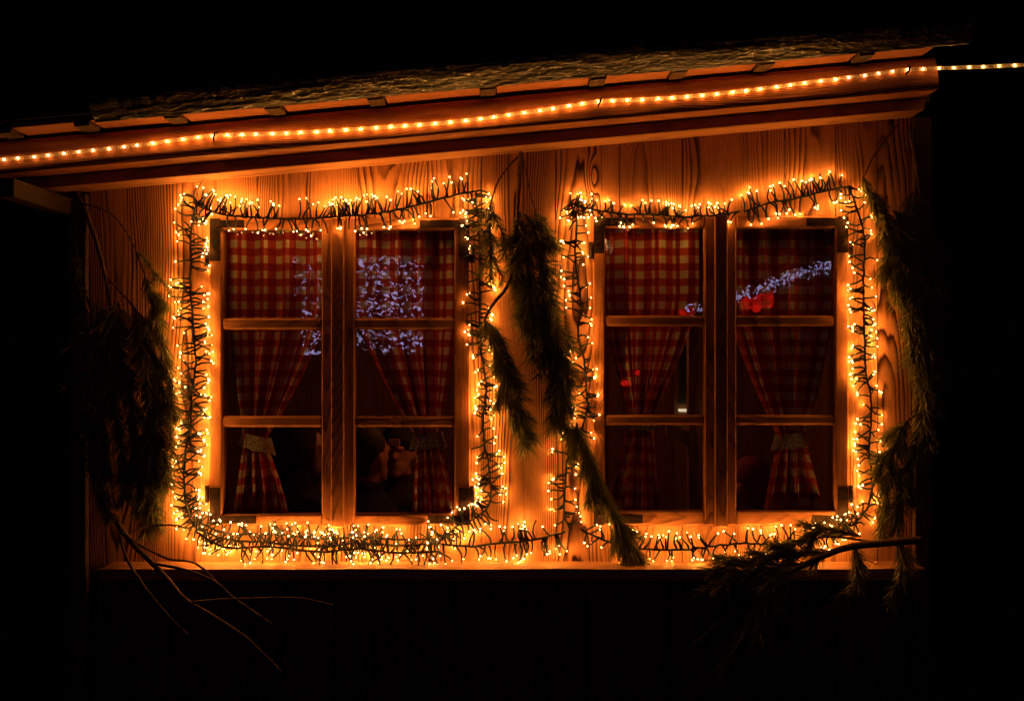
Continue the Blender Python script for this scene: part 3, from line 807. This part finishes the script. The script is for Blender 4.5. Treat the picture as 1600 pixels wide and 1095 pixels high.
pine('bare brown branch sprawling in front of the lower boards', [
    ([(182, 815, 0.21), (205, 845, 0.22), (240, 882, 0.28), (262, 905, 0.28), (292, 938, 0.29), (340, 966, 0.30), (392, 1002, 0.31), (440, 1050, 0.32)], .012, .005),
    ([(190, 830, 0.22), (220, 852, 0.23), (262, 872, 0.29), (306, 880, 0.29), (338, 908, 0.28)], .0055, .003),
    ([(240, 880, 0.28), (290, 890, 0.30), (335, 908, 0.30), (372, 938, 0.31), (425, 974, 0.32)], .0055, .003),
    ([(300, 940, 0.29), (350, 936, 0.31), (420, 934, 0.32), (470, 934, 0.32), (520, 945, 0.32)], .005, .002),
    ([(420, 934, 0.32), (440, 926, 0.32)], .002, .001),
    ([(188, 835, 0.22), (198, 872, 0.28), (225, 915, 0.29), (262, 960, 0.30), (295, 992, 0.31)], .0065, .003),
    ([(196, 835, 0.21), (230, 822, 0.17), (262, 820, 0.15), (284, 822, 0.13)], .005, .003)], [], name='bare_branch')
wr = MB(); wr.tube(smooth_path([P(329, 262, .02), P(322, 275, .02), P(312, 290, .02), P(309, 306, .02), P(314, 322, .03)], 6), .0017, 5)
tag(wr.build('power_cord', M['wire']), 'thin dark cord dropping from the eave to the string lights', 'cord')

# ------------------------------------------------------------------ people inside
def body_mesh(name, parts, vox, mat, parent):
    b = MB()
    for p in parts:
        if p[0] == 'b': b.ball(*p[1:])
        else: b.tube(p[1], p[2], 10)
    o = b.build(name, mat, parent)
    m = o.modifiers.new('r', 'REMESH'); m.mode = 'VOXEL'; m.voxel_size = vox; m.use_smooth_shade = True
    s_ = o.modifiers.new('s', 'SMOOTH'); s_.iterations = 4; s_.factor = .5
    return o
skin = plain('skin', (.42, .22, .15), .5, 0, .4, .08, 30)
def person(loc, rot, label, jacket, hat=None, hair=(.03, .02, .015), collar=True, scale=1.0):
    root = empty('person', loc); tag(root, label, 'person')
    V = Vector
    # seated, facing +x before rotation; seat at 0.45
    parts = [('b', (.0, 0, 1.17), .098, .076, .112, 16, 12), ('b', (.03, 0, 1.10), .07, .058, .07, 12, 8),        # skull, jaw
             ('b', (.094, 0, 1.15), .026, .016, .026), ('b', (.082, 0, 1.192), .03, .05, .016), ('b', (.082, 0, 1.098), .018, .028, .012), ('b', (.078, 0, 1.06), .024, .03, .02),
             ('b', (.0, .078, 1.15), .018, .012, .032), ('b', (.0, -.078, 1.15), .018, .012, .032),
             ('t', [(0, 0, 1.12), (-.02, 0, .95)], [.055, .06]),
             ('t', [(-.02, 0, 1.0), (-.03, 0, .92), (-.04, 0, .75), (-.03, 0, .58), (-.02, 0, .48)], [.07, .15, .145, .14, .14])]
    for s_ in (-1, 1):
        parts += [('t', [(-.03, s_ * .17, .93), (.0, s_ * .22, .70), (.06, s_ * .21, .62)], [.062, .052, .044]), ('t', [(.06, s_ * .21, .62), (.22, s_ * .12, .63), (.30, s_ * .08, .64)], [.044, .036, .028]),
                  ('b', (.335, s_ * .07, .64), .045, .038, .02), ('t', [(-.02, s_ * .1, .50), (.22, s_ * .11, .52), (.42, s_ * .1, .51)], [.085, .075, .058]),
                  ('t', [(.42, s_ * .1, .51), (.43, s_ * .1, .28), (.40, s_ * .1, .07)], [.058, .055, .04]), ('t', [(.37, s_ * .1, .045), (.54, s_ * .1, .035)], [.045, .035])]
        for q in range(4): parts.append(('t', [(.36, s_ * (.045 + .02 * q), .642), (.40 + .006 * (q in (1, 2)), s_ * (.04 + .021 * q), .638), (.425 + .008 * (q in (1, 2)), s_ * (.038 + .021 * q), .620)], [.0095, .009, .008]))
        parts.append(('t', [(.33, s_ * .035, .645), (.36, s_ * .012, .65), (.385, s_ * .006, .645)], [.011, .010, .008]))
    body_mesh('body', parts, .0085, skin, root)
    jp = [('t', [(-.02, 0, 1.02), (-.03, 0, .93), (-.04, 0, .75), (-.03, 0, .58), (-.02, 0, .47)], [.082, .17, .165, .16, .16])]
    if collar: jp.append(('t', [(-.025, 0, .94), (-.028, 0, 1.055)], [.10, .085]))
    for s_ in (-1, 1):
        jp += [('t', [(-.03, s_ * .17, .93), (.0, s_ * .225, .70), (.06, s_ * .215, .62), (.22, s_ * .125, .63), (.285, s_ * .088, .637)], [.08, .068, .06, .048, .042])]
    body_mesh('jacket', jp, .012, plain('jacket_cloth', jacket, .85, 0, .2, .3, 40, .3), root)
    hm = plain('hair', hair, .7, 0, .3, .4, 120, .5)
    if hat == 'beanie':
        body_mesh('hat', [('b', (-.008, 0, 1.225), .112, .092, .098, 16, 10), ('t', [(-.004, 0, 1.185), (-.004, 0, 1.235)], [.1, .108])], .009, plain('knit', (.02, .018, .02), .9, 0, .2, .3, 150, .6), root)
        lb = MB(); lb.box(.103, .112, -.03, .03, 1.205, 1.24); lb.build('hat_patch', plain('patch', (.35, .22, .13), .8), root, .002)
    elif hat == 'hood':
        body_mesh('hood', [('b', (-.045, 0, 1.18), .125, .115, .15, 16, 10), ('t', [(-.06, 0, 1.10), (-.05, 0, .95)], [.11, .12])], .012, plain('hood_cloth', (.03, .022, .016), .95, 0, .2, .5, 150, .9), root)
    else:
        body_mesh('hair', [('b', (-.028, 0, 1.21), .105, .09, .100, 16, 10), ('t', [(-.06, 0, 1.20), (-.075, 0, 1.08)], [.085, .06])], .009, hm, root)
    for o in root.children: o.matrix_parent_inverse = Matrix.Identity(4)
    root.rotation_euler = (0, 0, rot); root.scale = (scale,) * 3
    return root
person((X(440) - .02, .60, -.015), radians(0), 'person in a dark hood sitting in profile behind the tied curtain', (.03, .02, .016), 'hood')
person((-.625, .50, -.02), radians(48), 'person in a black jacket turned away beside the person in a knitted hat', (.008, .008, .009), None)
person((-.545, 1.10, .0), radians(-100), 'person in a dark knitted hat with pale patch facing the window', (.02, .02, .02), 'beanie', scale=.95)
person((X(1172) + .06, .38, .03), radians(150), 'person with reddish hair seated behind the lace-tied curtain', (.02, .015, .014), None, (.22, .035, .02), scale=.86)
def bench(x0, x1, y, label):
    root = empty('bench', ((x0 + x1) / 2, y, .05)); tag(root, label, 'bench')
    b = MB(); b.box(x0, x1, y - .16, y + .16, .39, .43, 'x'); b.build('seat', M['inner'], root, .003)
    for x in (x0 + .15, x1 - .15):
        b = MB(); b.box(x - .03, x + .03, y - .14, y + .14, .05, .389); b.build('leg', M['inner'], root, .003)
bench(-1.4, -.2, .56, 'plain wooden bench inside, under people in dark jackets')
bench(-1.0, -.2, 1.12, 'plain wooden bench inside, under the person in knitted hat')
bench(.55, 1.5, .42, 'plain wooden bench inside, under the reddish-haired person')
# far window's lit sill, its brightness added as glow, and a hanging red-shaded lamp that lights the room
sl = MB(); sl.box(X(1063) * 1.6, X(1087) * 1.6, 2.72, 2.79, CAMZ + (547.5 - 643) * PXM * 1.61, CAMZ + (547.5 - 639) * PXM * 1.61)
tag(sl.build('lit_sill', glow('sill_glow', (1.0, .78, .5), .8)), 'short pale sill of the far window, its brightness added as glow', 'lamp')
bp = MB(); bp.box(X(1061) * 1.62, X(1089) * 1.62, 2.775, 2.797, CAMZ + (547.5 - 639) * PXM * 1.61 + .03, CAMZ + (547.5 - 540) * PXM * 1.61)  # flat slab standing in for the far window's dark pane
tag(bp.build('far_pane', plain('dark_pane', (.05, .055, .045), .4)), 'dark greenish pane of the far window above the glowing sill', 'board')
lamp = empty('pendant_lamp', (.06, .8, 1.95)); tag(lamp, 'red shaded pendant lamp hanging inside between the windows', 'lamp')
lb = MB(); lb.ball((.06, .8, 1.88), .04); lb.build('bulb', glow('red_lamp_bulb', (1.0, .30, .08), 150.0), lamp)
ls = MB(); ls.grid(lambda i, j: Vector((.06 + (.05 + .12 * j) * cos(2 * pi * i), .8 + (.05 + .12 * j) * sin(2 * pi * i), 2.0 - .12 * j)), 24, 4, lambda i, j: (i, j)); ls.build('shade', plain('red_enamel', (.35, .02, .02), .3), lamp)
lc = MB(); lc.tube([(.06, .8, 1.99), (.06, .8, 2.56)], .004, 6); lc.build('cord', M['wire'], lamp)

# ------------------------------------------------------------------ the stalls across the lane (seen mirrored in the panes)
YS = -9.0; MS = PXM * (CAMD - YS) / CAMD
def R(px, py, y=YS):
    k = PXM * (CAMD - y) / CAMD
    return Vector(((px - 800) * k, y, CAMZ + (547.5 - py) * k))
def stall(x0, x1, h0, h1, label):
    root = empty('market_stall', ((x0 + x1) / 2, YS - 1, 0)); tag(root, label, 'stall')
    b = MB(); n = int((x1 - x0) / .16)
    for i in range(n):
        a = x0 + (x1 - x0) * i / n; b.box(a, a + (x1 - x0) / n - .004, YS - .12, YS - .09, 0, h0 + (h1 - h0) * i / n)
    b.build('front_wall', M['dark'], root)
    r = MB(); wp = lambda v: Vector((v.x, v.y, v.z + (h1 - h0) * (v.x - x0) / (x1 - x0)))
    r.box(x0 - .2, x1 + .2, YS - 2.4, YS + .1, h0 + .02, h0 + .08, 'x', None, wp); r.build('roof', M['roof'], root)
    for x in (x0, x1 - .03):
        q = MB(); q.box(x, x + .03, YS - 2.3, YS - .125, 0, min(h0, h1)); q.build('side_wall', M['dark'], root)
    c = MB(); c.box(x0, x1, YS - .085, YS + .2, .95, .99, 'x'); c.build('counter', M['dark'], root)
stall(-3.2, -.6, 2.85, 2.85, 'dark market stall across the lane hung with bluish lights')
stall(1.0, 4.6, 1.80, 2.95, 'dark market stall across the lane with sloping lit eave')
cb = MB(); rng = random.Random(5)
net = MB()
for k in range(1300):
    px = 456 + 204 * rng.random(); py = 398 + 160 * rng.random() ** .9
    if px < 470 and py > 470 or px < 512 and rng.random() < .55: continue
    if py > 548 + 8 * sin(px * .2): continue
    p = R(px, py, YS + rng.uniform(-.03, .08)); r = rng.choice((.004, .005, .006, .009))
    a = rng.uniform(-.9, .9); dv = Vector((cos(a), 0, sin(a))) * r * rng.uniform(.8, 2.6)
    cb.tube([p - dv, p, p + dv], [r * .6, r, r * .6], 5)
for k in range(60):
    px = 475 + 24 * rng.random(); py = 548 + 5 * rng.random(); cb.ball(R(px, py), .007, nu=6, nv=4)
nroot = empty('light_net', R(560, 400)); tag(nroot, 'dense net of bluish white lights on the stall across the lane', 'light net')
o = cb.build('bulb', M['cold'], nroot); o['kind'] = 'stuff'
for k in range(14):
    q = R(460 + k * 200 / 13, 398); e = R(462 + k * 196 / 13, 552); net.tube(smooth_path([q, q.lerp(e, .5) + Vector((.03 * sin(k), 0, 0)), e], 5), .004, 4)
net.build('wire', M['wire'], nroot)
sg = MB(); sw_ = MB()
line = smooth_path([R(1080, 486), R(1150, 462), R(1190, 450), R(1240, 432), R(1298, 412), R(1330, 402)], 10)
for k in range(420):
    p = line[rng.randrange(len(line))].copy(); p += Vector((rng.uniform(-.05, .05), rng.uniform(-.03, .03), rng.gauss(0, .045)))
    sg.ball(p, rng.choice((.006, .008, .011)), nu=6, nv=4)
for dz in (.05, -.07): sw_.tube([p + Vector((0, 0, dz)) for p in line], .005, 4)
sroot = empty('light_garland', R(1190, 450)); tag(sroot, 'bluish white light garland along the eave across the lane', 'string lights')
o = sg.build('bulb', M['cold'], sroot); o['kind'] = 'stuff'; sw_.build('cable', M['wire'], sroot)
wc = MB()
for k in range(16): wc.ball(R(rng.uniform(948, 958), 372 + k * 1.6), rng.choice((.006, .009, .011)), nu=6, nv=4)
wroot = empty('light_bundle', R(953, 372)); tag(wroot, 'small hanging bundle of warm lights across the lane', 'string lights')
o = wc.build('bulb', glow('warm_bundle_light', (1.0, .62, .25), 8.0), wroot); o['kind'] = 'stuff'
wk = MB(); wk.tube([R(953, 350), R(953, 398)], .004, 5); wk.build('cord', M['wire'], wroot)
wp_ = MB(); wp_.tube([R(953, 350) - Vector((0, .012, 0)), Vector((R(953, 350).x, YS - .012, 0))], .025, 8)
tag(wp_.build('wooden_post', M['dark']), 'dark wooden post across the lane carrying the warm light bundle', 'post')
def red_sign(pts, label, y=YS + .02):
    f = MB(); q = [R(a, b, y) for a, b in pts]; bk = [p - Vector((0, .05, 0)) for p in q]
    f.face(q[::-1], [(0, 0)] * len(q)); f.face(bk, [(0, 0)] * len(q))
    n = len(q)
    for i in range(n): f.face([q[i], q[(i + 1) % n], bk[(i + 1) % n], bk[i]], [(0, 0)] * 4)
    tag(f.build('lit_sign', M['red']), label, 'sign', 'red lights across the lane')
red_sign([(1156, 470), (1168, 464), (1186, 459), (1200, 458), (1209, 452), (1211, 470), (1208, 479), (1196, 481), (1184, 487), (1172, 484), (1163, 486)], 'broad glowing red panel hung below the bluish eave garland')
red_sign([(1063, 484), (1083, 480), (1085, 491), (1066, 492)], 'small glowing red panel at the low end of the bluish garland')
for px, py, s_, lab in ((978, 599, 1.0, 'larger red lantern glowing on the stall counter across the lane'), (996, 581, .75, 'smaller red lantern glowing behind the larger one across the lane')):
    root = empty('lantern', R(px, py)); tag(root, lab, 'lantern', 'red lights across the lane')
    b = MB(); b.ball(R(px, py), .06 * s_, .04 * s_, .034 * s_); b.build('globe', M['red'], root)
    b = MB(); c = R(px, py); b.tube([c + Vector((0, 0, .034 * s_)), c + Vector((0, 0, .06 * s_))], .02, 8); b.tube([c - Vector((0, 0, .034 * s_)), Vector((c.x, c.y, .99))], .012, 6); b.build('holder', M['iron'], root)
